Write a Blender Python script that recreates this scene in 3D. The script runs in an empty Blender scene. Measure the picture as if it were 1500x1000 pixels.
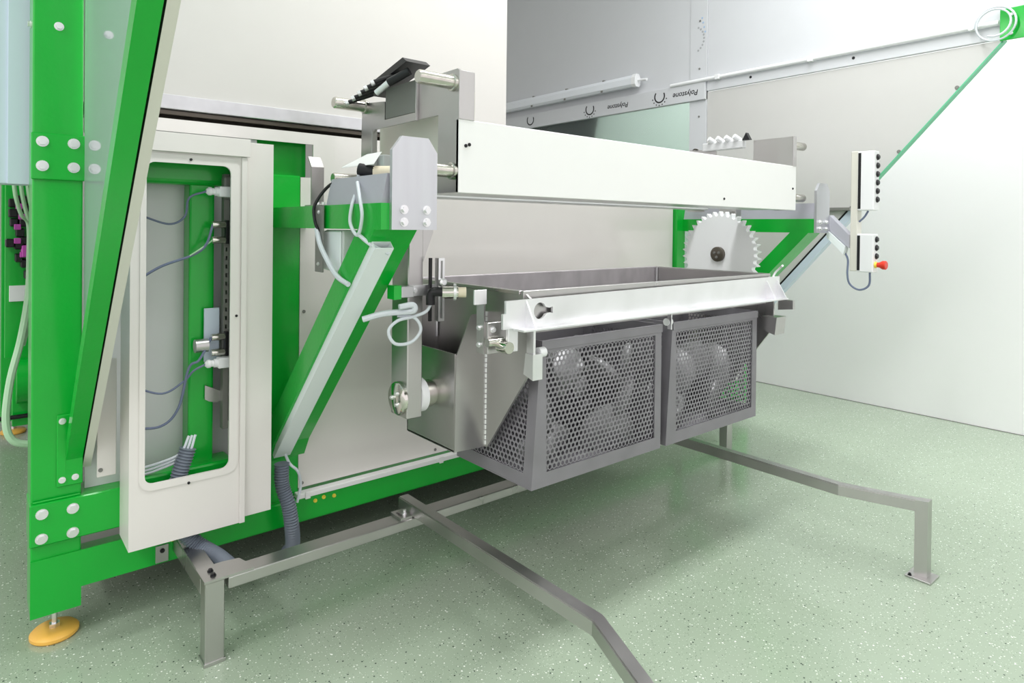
import bpy, bmesh, math, random
from mathutils import Vector, Matrix
random.seed(7)
scene = bpy.context.scene
COL = scene.collection

# ------------------------------------------------------------------ camera
YAW, PITCH, ROLL = 0.69589, -0.0081988, 0.01105
def cam_axes(yaw, pitch, roll):
    F = Vector((math.sin(yaw), math.cos(yaw), 0)); R = Vector((math.cos(yaw), -math.sin(yaw), 0)); U = Vector((0, 0, 1))
    F2 = F*math.cos(pitch) + U*math.sin(pitch); U2 = U*math.cos(pitch) - F*math.sin(pitch)
    return R*math.cos(roll) + U2*math.sin(roll), U2*math.cos(roll) - R*math.sin(roll), F2
_R, _U, _F = cam_axes(YAW, PITCH, ROLL)
cam_data = bpy.data.cameras.new('camera'); cam = bpy.data.objects.new('camera', cam_data); COL.objects.link(cam)
m = Matrix.Identity(4)
for i in range(3):
    m[i][0] = _R[i]; m[i][1] = _U[i]; m[i][2] = -_F[i]
m[0][3], m[1][3], m[2][3] = 0, 0, 1.5
cam.matrix_world = m
cam_data.sensor_width = 36; cam_data.lens = 951.58/1500*36; cam_data.shift_y = -(500-341.43)/1500
cam_data.clip_start = .05
scene.camera = cam

# ------------------------------------------------------------------ world, lights, exposure
w = bpy.data.worlds.new('world'); scene.world = w; w.use_nodes = True
bg = w.node_tree.nodes['Background']; bg.inputs[0].default_value = (1, .945, .975, 1); bg.inputs[1].default_value = 1.2
def area(name, loc, rot, sx, sy, energy, col=(1, 1, 1)):
    L = bpy.data.lights.new(name, 'AREA'); L.shape = 'RECTANGLE'; L.size = sx; L.size_y = sy; L.energy = energy; L.color = col
    o = bpy.data.objects.new(name, L); COL.objects.link(o); o.location = loc; o.rotation_euler = rot
    return o
area('ceiling_lamps_left_offscreen', (-2.4, .2, 4.5), (0, 0, 0), .7, 6.0, 160)
area('ceiling_lamps_front_offscreen', (2.4, -2.8, 4.5), (0, 0, 0), 6.0, .7, 50)
area('ceiling_lamps_right_offscreen', (5.36, 1.6, 4.5), (0, 0, 0), .6, 6, 110)
area('ceiling_lamps_overhead_offscreen', (2.5, 1.5, 4.5), (0, 0, 0), 3.6, .4, 125)
vs = scene.view_settings; vs.view_transform = 'Standard'; vs.look = 'None'; vs.gamma = 1; vs.use_curve_mapping = False
vs.exposure = 0.08

# ------------------------------------------------------------------ materials
def srgb(r, g, b):
    def c(v):
        v /= 255
        return v/12.92 if v <= .04045 else ((v+.055)/1.055)**2.4
    return (c(r), c(g), c(b), 1)
MATS = {}
def mat(name, rgb, rough=.5, metal=0, noise=0, nscale=(6, 6, 6), bump=0, bscale=200, trans=0, alpha=1, emit=None, estr=0, coat=0, spec=.5, ior=1.45, rvar=0):
    M = bpy.data.materials.new(name); M.use_nodes = True; nt = M.node_tree; b = nt.nodes['Principled BSDF']
    col = srgb(*rgb)
    b.inputs['Base Color'].default_value = col; b.inputs['Roughness'].default_value = rough; b.inputs['Metallic'].default_value = metal
    b.inputs['Transmission Weight'].default_value = trans; b.inputs['Alpha'].default_value = alpha
    b.inputs['Coat Weight'].default_value = coat; b.inputs['Coat Roughness'].default_value = .08
    b.inputs['Specular IOR Level'].default_value = spec; b.inputs['IOR'].default_value = ior
    if emit: b.inputs['Emission Color'].default_value = srgb(*emit); b.inputs['Emission Strength'].default_value = estr
    if noise or rvar or bump:
        tc = nt.nodes.new('ShaderNodeTexCoord'); mp = nt.nodes.new('ShaderNodeMapping'); mp.inputs['Scale'].default_value = nscale
        geo = nt.nodes.new('ShaderNodeNewGeometry')
        nt.links.new(geo.outputs['Position'], mp.inputs['Vector'])
        n = nt.nodes.new('ShaderNodeTexNoise'); n.inputs['Scale'].default_value = 1; n.inputs['Detail'].default_value = 1.5 if metal > .4 else 6; n.inputs['Roughness'].default_value = .5 if metal > .4 else .62
        nt.links.new(mp.outputs[0], n.inputs['Vector'])
        if noise:
            mx = nt.nodes.new('ShaderNodeMix'); mx.data_type = 'RGBA'
            mx.inputs['A'].default_value = tuple(max(0, c*(1-noise)) for c in col[:3])+(1,)
            mx.inputs['B'].default_value = tuple(min(1, c*(1+noise)) for c in col[:3])+(1,)
            nt.links.new(n.outputs['Fac'], mx.inputs['Factor']); nt.links.new(mx.outputs['Result'], b.inputs['Base Color'])
        if rvar:
            mr = nt.nodes.new('ShaderNodeMapRange'); mr.inputs['From Min'].default_value = .3; mr.inputs['From Max'].default_value = .7
            mr.inputs['To Min'].default_value = max(.03, rough-rvar); mr.inputs['To Max'].default_value = rough+rvar
            nt.links.new(n.outputs['Fac'], mr.inputs['Value']); nt.links.new(mr.outputs[0], b.inputs['Roughness'])
        if bump:
            n2 = nt.nodes.new('ShaderNodeTexNoise'); n2.inputs['Scale'].default_value = bscale; n2.inputs['Detail'].default_value = 2
            nt.links.new(geo.outputs['Position'], n2.inputs['Vector'])
            bp = nt.nodes.new('ShaderNodeBump'); bp.inputs['Strength'].default_value = bump; bp.inputs['Distance'].default_value = .002
            nt.links.new(n2.outputs['Fac'], bp.inputs['Height']); nt.links.new(bp.outputs[0], b.inputs['Normal'])
    MATS[name] = M
    return M
G = mat('green_paint', (0, 174, 50), .28, bump=.25, bscale=60, noise=.08, coat=.3)
CREAM = mat('cream_sheet', (225, 221, 217), .38, noise=.02, coat=.15)
CREAMG = mat('glossy_cream_sheet', (225, 221, 217), .3, noise=.02, coat=.8)
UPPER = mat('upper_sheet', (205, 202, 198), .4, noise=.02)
WHITE = mat('white_sheet', (240, 240, 239), .35, noise=.015, coat=.1)
GREYS = mat('pale_grey_sheet', (214, 215, 216), .3, noise=.03)
WALLG = mat('wall_grey_sheet', (213, 215, 219), .4, noise=.02)
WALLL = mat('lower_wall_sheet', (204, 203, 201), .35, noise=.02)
STEEL = mat('brushed_steel', (192, 190, 189), .33, 1, noise=.09, nscale=(7, 7, 2), rvar=.06)
STEELB = mat('bright_steel', (238, 238, 240), .38, 1, noise=.08, nscale=(9, 9, 9), rvar=.1)
STEELP = mat('satin_plate_steel', (206, 207, 212), .42, .9, noise=.08, nscale=(30, 30, 3), rvar=.06)
BASKET = mat('basket_steel', (146, 143, 149), .55, .5, noise=.2, nscale=(9, 9, 9), rvar=.08)
TROUGH = mat('trough_steel', (186, 181, 184), .5, .6, noise=.22, nscale=(16, 16, 9))
ALU = mat('aluminium', (205, 205, 208), .42, .9, noise=.1, nscale=(20, 20, 20))
CHROME = mat('polished_steel', (215, 213, 205), .12, 1)
PIN = mat('turned_steel', (205, 202, 194), .26, 1, noise=.1, nscale=(40, 9, 9))
DUCT = mat('pale_duct_plastic', (240, 246, 248), .4)
BLUEW = mat('pale_blue_trunking', (206, 219, 233), .4)
PLAST = mat('white_plastic', (240, 241, 243), .35)
SPROC = mat('white_nylon', (246, 247, 249), .38)
BLACK = mat('black_plastic', (24, 24, 27), .4)
DARK = mat('black_rubber', (24, 24, 26), .6)
BRONZE = mat('dark_bronze_profile', (96, 90, 82), .35, .6)
HOSE = mat('grey_conduit', (112, 120, 132), .45)
CABLE = mat('pale_grey_cable', (214, 220, 226), .4)
CABLEB = mat('blue_grey_cable', (110, 120, 146), .4)
CABLEG = mat('pale_green_cable', (176, 214, 176), .45)
YEL = mat('yellow_foot_plastic', (242, 188, 88), .4, noise=.06)
RED = mat('red_button', (226, 60, 42), .35)
YELB = mat('yellow_ring', (240, 214, 80), .4)
MAG = mat('magenta_connector', (206, 84, 190), .4)
INK = mat('black_ink', (30, 30, 32), .6)
INKF = mat('faint_grey_ink', (176, 178, 182), .6)
INKB = mat('faint_blue_ink', (170, 196, 226), .6)
GLASSG = mat('glass_edge_green', (96, 190, 146), .3)
BEIGE = mat('beige_panel', (222, 220, 210), .45)
GREYP = mat('grey_painted_steel', (132, 132, 128), .45, .2)
LAV = mat('grey_rail_plastic', (178, 178, 188), .4)
CERAM = mat('ivory_sensor_face', (236, 226, 200), .4)
LOAD = mat('parts_load', (160, 160, 162), .5, .6, noise=.35, nscale=(22, 22, 22))
def glass(name, rgb, fac):
    M = bpy.data.materials.new(name); M.use_nodes = True; nt = M.node_tree; nt.nodes.remove(nt.nodes['Principled BSDF'])
    t = nt.nodes.new('ShaderNodeBsdfTransparent'); t.inputs[0].default_value = srgb(*rgb)
    d = nt.nodes.new('ShaderNodeBsdfDiffuse'); d.inputs[0].default_value = srgb(225, 240, 240)
    tl = nt.nodes.new('ShaderNodeBsdfTranslucent'); tl.inputs[0].default_value = srgb(225, 240, 240)
    ad = nt.nodes.new('ShaderNodeMixShader'); nt.links.new(d.outputs[0], ad.inputs[1]); nt.links.new(tl.outputs[0], ad.inputs[2]); ad.inputs[0].default_value = .35
    g = nt.nodes.new('ShaderNodeBsdfGlossy'); g.inputs['Roughness'].default_value = .04
    mx = nt.nodes.new('ShaderNodeMixShader'); mx.inputs[0].default_value = fac
    mx2 = nt.nodes.new('ShaderNodeMixShader'); fr = nt.nodes.new('ShaderNodeFresnel'); fr.inputs[0].default_value = 1.45
    nt.links.new(t.outputs[0], mx.inputs[1]); nt.links.new(ad.outputs[0], mx.inputs[2])
    nt.links.new(fr.outputs[0], mx2.inputs[0]); nt.links.new(mx.outputs[0], mx2.inputs[1]); nt.links.new(g.outputs[0], mx2.inputs[2])
    nt.links.new(mx2.outputs[0], nt.nodes['Material Output'].inputs[0])
    MATS[name] = M
    return M
GLASS = glass('side_glass', (232, 246, 242), .7)
PANE = glass('green_tinted_pane', (240, 251, 244), .12)
LAMPC = mat('lamp_diffuser', (236, 240, 246), .2)
def floor_mat():
    M = bpy.data.materials.new('speckled_green_resin'); M.use_nodes = True; nt = M.node_tree; b = nt.nodes['Principled BSDF']
    geo = nt.nodes.new('ShaderNodeNewGeometry')
    last = None
    n = nt.nodes.new('ShaderNodeTexNoise'); n.inputs['Scale'].default_value = 1.2; n.inputs['Detail'].default_value = 4
    nt.links.new(geo.outputs['Position'], n.inputs['Vector'])
    mx = nt.nodes.new('ShaderNodeMix'); mx.data_type = 'RGBA'
    mx.inputs['A'].default_value = srgb(150, 166, 145); mx.inputs['B'].default_value = srgb(164, 178, 159)
    nt.links.new(n.outputs['Fac'], mx.inputs['Factor']); last = mx.outputs['Result']
    for scale, thr, gate, col in ((80, .22, .72, (222, 230, 218)), (62, .19, .82, (58, 72, 64)), (140, .24, .62, (190, 204, 186)), (120, .21, .74, (104, 124, 106)), (46, .15, .8, (238, 244, 236))):
        v = nt.nodes.new('ShaderNodeTexVoronoi'); v.inputs['Scale'].default_value = scale
        mp = nt.nodes.new('ShaderNodeMapping'); mp.inputs['Location'].default_value = (scale*.37, scale*.11, 0)
        nt.links.new(geo.outputs['Position'], mp.inputs['Vector']); nt.links.new(mp.outputs[0], v.inputs['Vector'])
        lt = nt.nodes.new('ShaderNodeMath'); lt.operation = 'LESS_THAN'; lt.inputs[1].default_value = thr
        nt.links.new(v.outputs['Distance'], lt.inputs[0])
        sep = nt.nodes.new('ShaderNodeSeparateColor'); nt.links.new(v.outputs['Color'], sep.inputs[0])
        gt = nt.nodes.new('ShaderNodeMath'); gt.operation = 'GREATER_THAN'; gt.inputs[1].default_value = gate
        nt.links.new(sep.outputs[0], gt.inputs[0])
        mu = nt.nodes.new('ShaderNodeMath'); mu.operation = 'MULTIPLY'
        nt.links.new(lt.outputs[0], mu.inputs[0]); nt.links.new(gt.outputs[0], mu.inputs[1])
        m2 = nt.nodes.new('ShaderNodeMix'); m2.data_type = 'RGBA'; m2.inputs['B'].default_value = srgb(*col)
        nt.links.new(mu.outputs[0], m2.inputs['Factor']); nt.links.new(last, m2.inputs['A']); last = m2.outputs['Result']
    nt.links.new(last, b.inputs['Base Color'])
    b.inputs['Roughness'].default_value = .17; b.inputs['Specular IOR Level'].default_value = .6
    n2 = nt.nodes.new('ShaderNodeTexNoise'); n2.inputs['Scale'].default_value = 14; nt.links.new(geo.outputs['Position'], n2.inputs['Vector'])
    bp = nt.nodes.new('ShaderNodeBump'); bp.inputs['Strength'].default_value = .12; bp.inputs['Distance'].default_value = .004
    nt.links.new(n2.outputs['Fac'], bp.inputs['Height']); nt.links.new(bp.outputs[0], b.inputs['Normal'])
    return M
FLOOR = floor_mat()
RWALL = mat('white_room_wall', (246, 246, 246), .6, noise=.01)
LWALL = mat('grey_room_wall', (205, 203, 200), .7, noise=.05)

# ------------------------------------------------------------------ mesh helpers
WL = {}
def loc_of(o): return WL.get(o.name, Vector((0, 0, 0))) if o else Vector((0, 0, 0))
def finish(bm, name, material, smooth=False):
    me = bpy.data.meshes.new(name)
    bmesh.ops.recalc_face_normals(bm, faces=bm.faces)
    bm.to_mesh(me); bm.free()
    me.materials.append(material)
    if smooth:
        for p in me.polygons: p.use_smooth = True
        try: me.set_sharp_from_angle(angle=math.radians(40))
        except Exception: pass
    return me
def tag(o, label=None, cat=None, group=None, kind=None):
    if label: o['label'] = label
    if cat: o['category'] = cat
    if group: o['group'] = group
    if kind: o['kind'] = kind
    return o
def thing(name, label, cat, loc, group=None):
    o = bpy.data.objects.new(name, None); COL.objects.link(o); o.location = loc; o.empty_display_size = .1
    WL[o.name] = Vector(loc)
    return tag(o, label, cat, group)
def obj(name, bm, material, parent=None, smooth=False, label=None, kind=None):
    """link a bmesh built in world coordinates as one mesh object"""
    if parent is not None:
        org = loc_of(parent)
    else:
        xs = [v.co for v in bm.verts]
        org = Vector(((min(c.x for c in xs)+max(c.x for c in xs))/2, (min(c.y for c in xs)+max(c.y for c in xs))/2, min(c.z for c in xs)))
    for v in bm.verts: v.co -= org
    o = bpy.data.objects.new(name, finish(bm, name, material, smooth)); COL.objects.link(o)
    WL[o.name] = org.copy()
    if parent is not None: o.parent = parent
    else: o.location = org
    if label: o['label'] = label
    if kind: o['kind'] = kind
    return o
def new(): return bmesh.new()
def bx(bm, x0, x1, y0, y1, z0, z1, bev=0, seg=1):
    vs = [bm.verts.new(p) for p in ((x0, y0, z0), (x1, y0, z0), (x1, y1, z0), (x0, y1, z0), (x0, y0, z1), (x1, y0, z1), (x1, y1, z1), (x0, y1, z1))]
    fs = [bm.faces.new([vs[i] for i in q]) for q in ((0, 3, 2, 1), (4, 5, 6, 7), (0, 1, 5, 4), (1, 2, 6, 5), (2, 3, 7, 6), (3, 0, 4, 7))]
    if bev:
        es = list({e for f in fs for e in f.edges})
        bmesh.ops.bevel(bm, geom=es, offset=bev, segments=seg, affect='EDGES', profile=.5)
    return bm
def prism(bm, pts, ax, a0, a1, holes=()):
    """2-D outline (with holes) extruded along an axis: 'X' takes (y,z), 'Y' takes (x,z), 'Z' takes (x,y)"""
    def P(p, a): return {'X': (a, p[0], p[1]), 'Y': (p[0], a, p[1]), 'Z': (p[0], p[1], a)}[ax]
    sub = bmesh.new(); edges = []
    for loop in (pts,)+tuple(holes):
        vs = [sub.verts.new(P(p, a0)) for p in loop]
        edges += [sub.edges.new((vs[i], vs[(i+1) % len(vs)])) for i in range(len(vs))]
    if holes: bmesh.ops.triangle_fill(sub, use_beauty=True, use_dissolve=False, edges=edges)
    else: sub.faces.new(sub.verts[:])
    r = bmesh.ops.extrude_face_region(sub, geom=sub.faces[:])
    d = Vector(P((0, 0), a1))-Vector(P((0, 0), a0))
    bmesh.ops.translate(sub, vec=d, verts=[e for e in r['geom'] if isinstance(e, bmesh.types.BMVert)])
    me = bpy.data.meshes.new('tmp'); sub.to_mesh(me); sub.free(); bm.from_mesh(me); bpy.data.meshes.remove(me)
    return bm
def rrect(x0, x1, z0, z1, r, n=5):
    out = []
    for cx, cz, a in ((x1-r, z1-r, 0), (x0+r, z1-r, 90), (x0+r, z0+r, 180), (x1-r, z0+r, 270)):
        for k in range(n+1):
            t = math.radians(a+90*k/n); out.append((cx+r*math.cos(t), cz+r*math.sin(t)))
    return out
def frame_for(d):
    d = d.normalized(); a = Vector((0, 0, 1)) if abs(d.z) < .9 else Vector((1, 0, 0))
    u = d.cross(a).normalized(); return u, d.cross(u).normalized()
def cyl(bm, p0, p1, r, n=16, r2=None, caps=True):
    p0, p1 = Vector(p0), Vector(p1); u, v = frame_for(p1-p0); r2 = r if r2 is None else r2
    A = [bm.verts.new(p0+(u*math.cos(t)+v*math.sin(t))*r) for t in (2*math.pi*i/n for i in range(n))]
    B = [bm.verts.new(p1+(u*math.cos(t)+v*math.sin(t))*r2) for t in (2*math.pi*i/n for i in range(n))]
    for i in range(n): bm.faces.new((A[i], A[(i+1) % n], B[(i+1) % n], B[i]))
    if caps: bm.faces.new(A[::-1]); bm.faces.new(B)
    return bm
def lathe(bm, p0, axis, prof, n=24):
    """profile of (distance along axis, radius)"""
    p0 = Vector(p0); axis = Vector(axis).normalized(); u, v = frame_for(axis); prev = None
    for d, r in prof:
        ring = [bm.verts.new(p0+axis*d+(u*math.cos(2*math.pi*i/n)+v*math.sin(2*math.pi*i/n))*max(r, 1e-4)) for i in range(n)]
        if prev:
            for i in range(n): bm.faces.new((prev[i], prev[(i+1) % n], ring[(i+1) % n], ring[i]))
        prev = ring
    return bm
def smooth_path(pts, k=8):
    P = [Vector(p) for p in pts]; P = [P[0]*2-P[1]]+P+[P[-1]*2-P[-2]]; out = []
    for i in range(1, len(P)-2):
        a, b, c, d = P[i-1:i+3]
        for j in range(k):
            t = j/k
            out.append(.5*((2*b)+(c-a)*t+(2*a-5*b+4*c-d)*t*t+(3*b-a-3*c+d)*t**3))
    out.append(P[-2]); return out
def tube(bm, pts, r, n=8, k=8, rib=0):
    path = smooth_path(pts, k) if k > 1 else [Vector(p) for p in pts]
    if rib:
        L = [0]
        for a, b in zip(path, path[1:]): L.append(L[-1]+(b-a).length)
        cnt = int(L[-1]/rib)*2; res = []; j = 0
        for i in range(cnt+1):
            s = L[-1]*i/cnt
            while j < len(L)-2 and L[j+1] < s: j += 1
            t = (s-L[j])/max(1e-6, L[j+1]-L[j]); res.append(path[j].lerp(path[j+1], t))
        path = res
    u = None; prev = None; rings = []
    for i, p in enumerate(path):
        d = (path[min(i+1, len(path)-1)]-path[max(i-1, 0)]).normalized()
        if u is None: u, _ = frame_for(d)
        u = (u-d*u.dot(d)).normalized(); v = d.cross(u)
        rr = r*(.8 if rib and i % 2 else 1)
        ring = [bm.verts.new(p+(u*math.cos(2*math.pi*q/n)+v*math.sin(2*math.pi*q/n))*rr) for q in range(n)]
        if prev:
            for q in range(n): bm.faces.new((prev[q], prev[(q+1) % n], ring[(q+1) % n], ring[q]))
        prev = ring; rings.append(ring)
    bm.faces.new(rings[0][::-1]); bm.faces.new(rings[-1])
    return bm
BOLTS = {}
def bolt(pos, parent, r=.013, h=.009, axis=(0, -1, 0), material=None, name='bolt'):
    material = material or STEELB
    key = (round(r, 4), h, axis, material.name)
    if key not in BOLTS:
        b = new(); a = Vector(axis)
        cyl(b, (0, 0, 0), a*.003, r*1.25, 16); cyl(b, a*.003, a*(h+.003), r*.9, 6)
        BOLTS[key] = finish(b, 'bolt', material)
    o = bpy.data.objects.new(name, BOLTS[key]); COL.objects.link(o); o.parent = parent; o.location = Vector(pos)-loc_of(parent)
    WL[o.name] = Vector(pos)
    return o
def part_box(name, dims, material, parent, bev=.002, **k):
    return obj(name, bx(new(), *dims, bev), material, parent, **k)
def struct(o): o['kind'] = 'structure'; return o

# ------------------------------------------------------------------ setting
struct(obj('floor', bx(new(), -9, 6.01, -9, 8, -.1, 0), FLOOR))
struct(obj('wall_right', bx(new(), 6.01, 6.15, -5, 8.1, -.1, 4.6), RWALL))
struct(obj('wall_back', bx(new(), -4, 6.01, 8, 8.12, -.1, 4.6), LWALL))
struct(obj('ceiling', bx(new(), -4, 6.01, -5, 8, 4.6, 4.7), RWALL))
# thin dark joint where the white wall meets the floor
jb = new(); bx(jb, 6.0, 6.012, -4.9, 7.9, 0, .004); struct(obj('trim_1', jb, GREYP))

# ------------------------------------------------------------------ machine frame (green)
fr = thing('machine_frame', 'green painted steel machine frame with posts, low base beam and round headed bolts', 'machine frame', (.24, 2.87, 0))
p = new(); bx(p, .166, .315, 2.80, 2.95, .115, 3.6, .006, 2); post1 = obj('post', p, G, fr)
p = new(); bx(p, .17, .32, 5.75, 5.9, .1, 3.6, .006, 2); post2 = obj('post', p, G, fr)
p = new(); bx(p, 4.72, 4.86, 2.80, 2.95, .115, 2.0, .006, 2); obj('post', p, G, fr)
p = new(); bx(p, .945, 1.1328, 2.832, 2.97, .18, 1.72, .003); obj('post', p, G, fr)
p = new(); bx(p, .95, 1.185, 2.90, 2.97, 1.72, 1.9, .004); obj('post_head', p, G, fr)
p = new(); bx(p, 3.87, 3.97, 2.80, 2.95, .18, 1.9, .004); obj('post', p, G, fr)
p = new(); bx(p, .315, 4.72, 2.80, 2.92, .18, .29, .008, 2); bb = obj('base_beam', p, G, fr)
p = new(); prism(p, [(.166, .115), (.315, .115), (.315, .184), (.72, .184), (.72, .316), (.166, .316)], 'Y', 2.792, 2.80); obj('foot_plate', p, G, fr)
p = new(); bx(p, .162, .60, 2.775, 2.93, .371, .519, .004); hb = obj('cross_beam', p, G, fr)
for x, z in ((.197, .484), (.287, .481), (.196, .398), (.287, .395)): bolt((x, 2.775, z), hb, .015, .01)
p = new(); bx(p, .162, .375, 2.785, 2.80, 1.651, 1.813, .003); gp = obj('gusset_plate', p, G, fr)
for x, z in ((.194, 1.783), (.285, 1.782), (.347, 1.785), (.194, 1.698), (.285, 1.697), (.347, 1.698)): bolt((x, 2.785, z), gp, .015, .01)
p = new(); bx(p, .32, .46, 2.82, 2.84, 1.83, 3.4, .002); sp = obj('stay_plate', p, GREYS, fr)
bolt((.241, 2.80, 2.194), post1, .012, .008)
for z in (2.306, 2.194): bolt((.387, 2.82, z), sp, .011, .008)
bolt((.166, 2.86, 2.2), post1, .011, .008, (-1, 0, 0))
for z in (1.95, 2.45): bolt((.241, 2.80, z+.5), post1, .012, .008)
p = new(); bx(p, .24, .318, 2.79, 2.80, .56, .817, .003); fp = obj('strut_foot_plate', p, G, fr)
for x, z in ((.256, .795), (.256, .585), (.295, .588)): bolt((x, 2.79, z), fp, .009, .007)
p = new(); tube(p, [(.172, 2.792, .522), (.24, 2.79, .5225), (.31, 2.792, .522)], .004, 6, 4); obj('weld_bead', p, G, fr)
p = new(); bx(p, .317, 4.71, 2.93, 6.0, .18, .2); obj('bottom_pan', p, GREYP, fr)
# bracket plate and angle under the cover
p = new(); bx(p, .555, .60, 2.785, 2.793, .19, .255, .001); bp_ = obj('mounting_plate', p, STEEL, fr); bolt((.578, 2.785, .235), bp_, .007, .006, material=BLACK)
for o_, c in (((.615, 2.80, .262), None), ((1.20, 2.80, .262), None), ((1.29, 2.80, .262), None), ((1.24, 2.80, .268), None)): bolt(o_, bb, .007, .006, material=YELB)
def foot(loc, label):
    t = thing('leveling_foot', label, 'machine foot', loc)
    b = new(); lathe(b, loc, (0, 0, 1), [(0, 0), (0, .07), (.006, .076), (.016, .076), (.026, .066), (.03, .03), (.03, 0)], 32); obj('foot_pad', b, YEL, t, True)
    b = new(); cyl(b, (loc[0], loc[1], .028), (loc[0], loc[1], .15), .009, 14); obj('threaded_stem', b, STEELB, t, True)
    b = new(); cyl(b, (loc[0], loc[1], .03), (loc[0], loc[1], .044), .018, 6); obj('hex_nut', b, STEELB, t)
foot((.243, 2.87, 0), 'round yellow leveling foot under the bolted green post')
foot((.245, 5.82, 0), 'round yellow leveling foot under the rear post beyond the cables')

# diagonal green strut on the left side, grey profile and side glass
def yz_bar(y0, z0, y1, z1, th, x0, x1):
    """bar in a YZ plane; (y0,z0)-(y1,z1) is the front-lower edge, th the horizontal thickness"""
    return [(y0, z0), (y0+th, z0), (y1+th, z1), (y1, z1)]
st = thing('diagonal_strut', 'green diagonal box strut leaning forward from the foot of the bolted post', 'strut', (.29, 2.8, .56))
L0, L1 = (2.80, .64), (.13, 3.48)
def ld(z): return 2.80+(z-.645)*(-.9425)
p = new(); prism(p, [(2.79, .60), (2.79, .72), (ld(3.5)+.085, 3.5), (ld(3.5), 3.5), (2.785, .655)], 'X', .267, .3165); obj('box_tube', p, G, st)
p = new(); prism(p, [(ld(.60), .60), (ld(.60)+.05, .60), (ld(3.5)+.05, 3.5), (ld(3.5), 3.5)], 'X', .3218, .3225); obj('gasket', p, DARK, st)
p = new(); prism(p, [(ld(.60), .60), (ld(.60)+.12, .60), (ld(3.5)+.12, 3.5), (ld(3.5), 3.5)], 'X', .3225, .349); obj('grey_profile', p, BEIGE, st, label='pale grey profile')
p = new(); prism(p, [(2.78, .80), (2.78, 3.5), (ld(3.5)+.09, 3.5), (ld(.78)+.09, .78)], 'X', .3165, .3215)
gl = obj('side_glass', p, GLASS); tag(gl, 'pale translucent side pane between bolted green post and diagonal strut', 'glass pane')

# ------------------------------------------------------------------ cream housing panels
def panel(name, pts, y0, y1, material, label, cat='panel', holes=(), screws=()):
    t = thing(name, label, cat, (pts[0][0], y0, min(q[1] for q in pts)))
    obj('sheet', prism(new(), pts, 'Y', y0, y1, holes), material, t)
    for x, z in screws: bolt((x, y0, z), t, .006, .002, material=GREYP, name='screw')
    return t
panel('front_panel', [(1.133, .37), (1.133, .49), (1.165, .49), (1.165, .55), (1.133, .55), (1.133, 1.715), (1.19, 1.715), (1.19, 1.865), (.33, 1.865), (.33, 1.915), (3.862, 1.915), (3.862, .325), (1.133, .325)], 2.83, 2.84, CREAMG,
      'long cream front panel behind the basket carrier, notched around green post', screws=((1.15, .345), (1.86, .345), (1.152, 1.115), (3.0, .345)))
panel('grey_backing', [(.33, .52), (.945, .52), (.945, 1.864), (.33, 1.864)], 2.845, 2.85, GREYS, 'plain pale grey back sheet inside the white cover window')
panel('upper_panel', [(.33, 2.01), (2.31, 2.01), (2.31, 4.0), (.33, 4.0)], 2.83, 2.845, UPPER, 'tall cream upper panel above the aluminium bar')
p = new(); bx(p, .361, .422, 2.786, 2.796, .568, 1.0, .002); np_ = obj('narrow_panel', p, CREAM); tag(np_, 'narrow cream strip panel with screws between diagonal strut and white cover', 'panel')
bolt((.372, 2.786, .595), np_, .006, .003, material=GREYP, name='screw')
t = thing('sliding_rail', 'brushed aluminium bar over a bronze slot between the cream panels', 'rail', (.33, 2.83, 1.916))
obj('aluminium_bar', bx(new(), .33, 3.862, 2.815, 2.845, 1.952, 2.008, .002), ALU, t)
obj('slot_back', bx(new(), .33, 3.862, 2.97, 2.975, 1.905, 1.96), BRONZE, t)
obj('slot_top', bx(new(), .33, 3.862, 2.846, 2.97, 1.955, 1.96), BRONZE, t)
obj('slot_bottom', bx(new(), .33, 3.862, 2.841, 2.97, 1.905, 1.91), BRONZE, t)
obj('bronze_lip', bx(new(), .33, 3.862, 2.835, 2.85, 1.932, 1.95, .002), BRONZE, t)
t = thing('sill_strip', 'white metal sill strip on top of the green base beam', 'trim', (1.13, 2.79, .29))
obj('strip', bx(new(), 1.115, 3.86, 2.788, 2.83, .29, .312, .002), WHITE, t)
for x in (1.16, 1.87): obj('clip', bx(new(), x-.012, x+.012, 2.782, 2.79, .285, .318, .002), WHITE, t)

# ------------------------------------------------------------------ white cover with window
cv = thing('sensor_cover', 'white sheet metal cover with a tall rounded window showing cables inside', 'machine cover', (.63, 2.7, .344))
outer = [(.432, .344), (.826, .344), (.826, 1.83), (.432, 1.83)]
win = rrect(.481, .767, .57, 1.722, .028)
obj('front_sheet', prism(new(), outer, 'Y', 2.60, 2.606, (win,)), CREAM, cv)
obj('side_sheet', bx(new(), .432, .437, 2.606, 2.775, .344, 1.83), CREAM, cv)
obj('side_sheet', bx(new(), .821, .826, 2.606, 2.80, .344, 1.83), CREAM, cv)
obj('top_sheet', bx(new(), .437, .821, 2.606, 2.80, 1.825, 1.83), CREAM, cv)
rim_o = rrect(.462, .800, .545, 1.755, .045); rim_i = rrect(.481, .767, .57, 1.722, .028)
obj('window_rim', prism(new(), rim_o, 'Y', 2.5965, 2.60, (rim_i,)), CREAM, cv)
obj('flange_strip', bx(new(), .806, .826, 2.592, 2.60, .344, 1.76, .001), CREAM, cv)
obj('header_strip', bx(new(), .432, .836, 2.585, 2.60, 1.762, 1.83, .001), CREAM, cv)
for x, z in ((.625, .545), (.625, 1.738), (.79, 1.15)): bolt((x, 2.5965, z), cv, .004, .001, material=BLACK, name='screw')
sc = thing('side_cover', 'plain white narrow cover sheet right beside the windowed cover', 'machine cover', (.88, 2.66, .355))
obj('front_sheet', bx(new(), .828, .935, 2.615, 2.62, .356, 1.822, .001), CREAM, sc)
obj('side_sheet', bx(new(), .930, .935, 2.62, 2.83, .356, 1.822), CREAM, sc)

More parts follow.
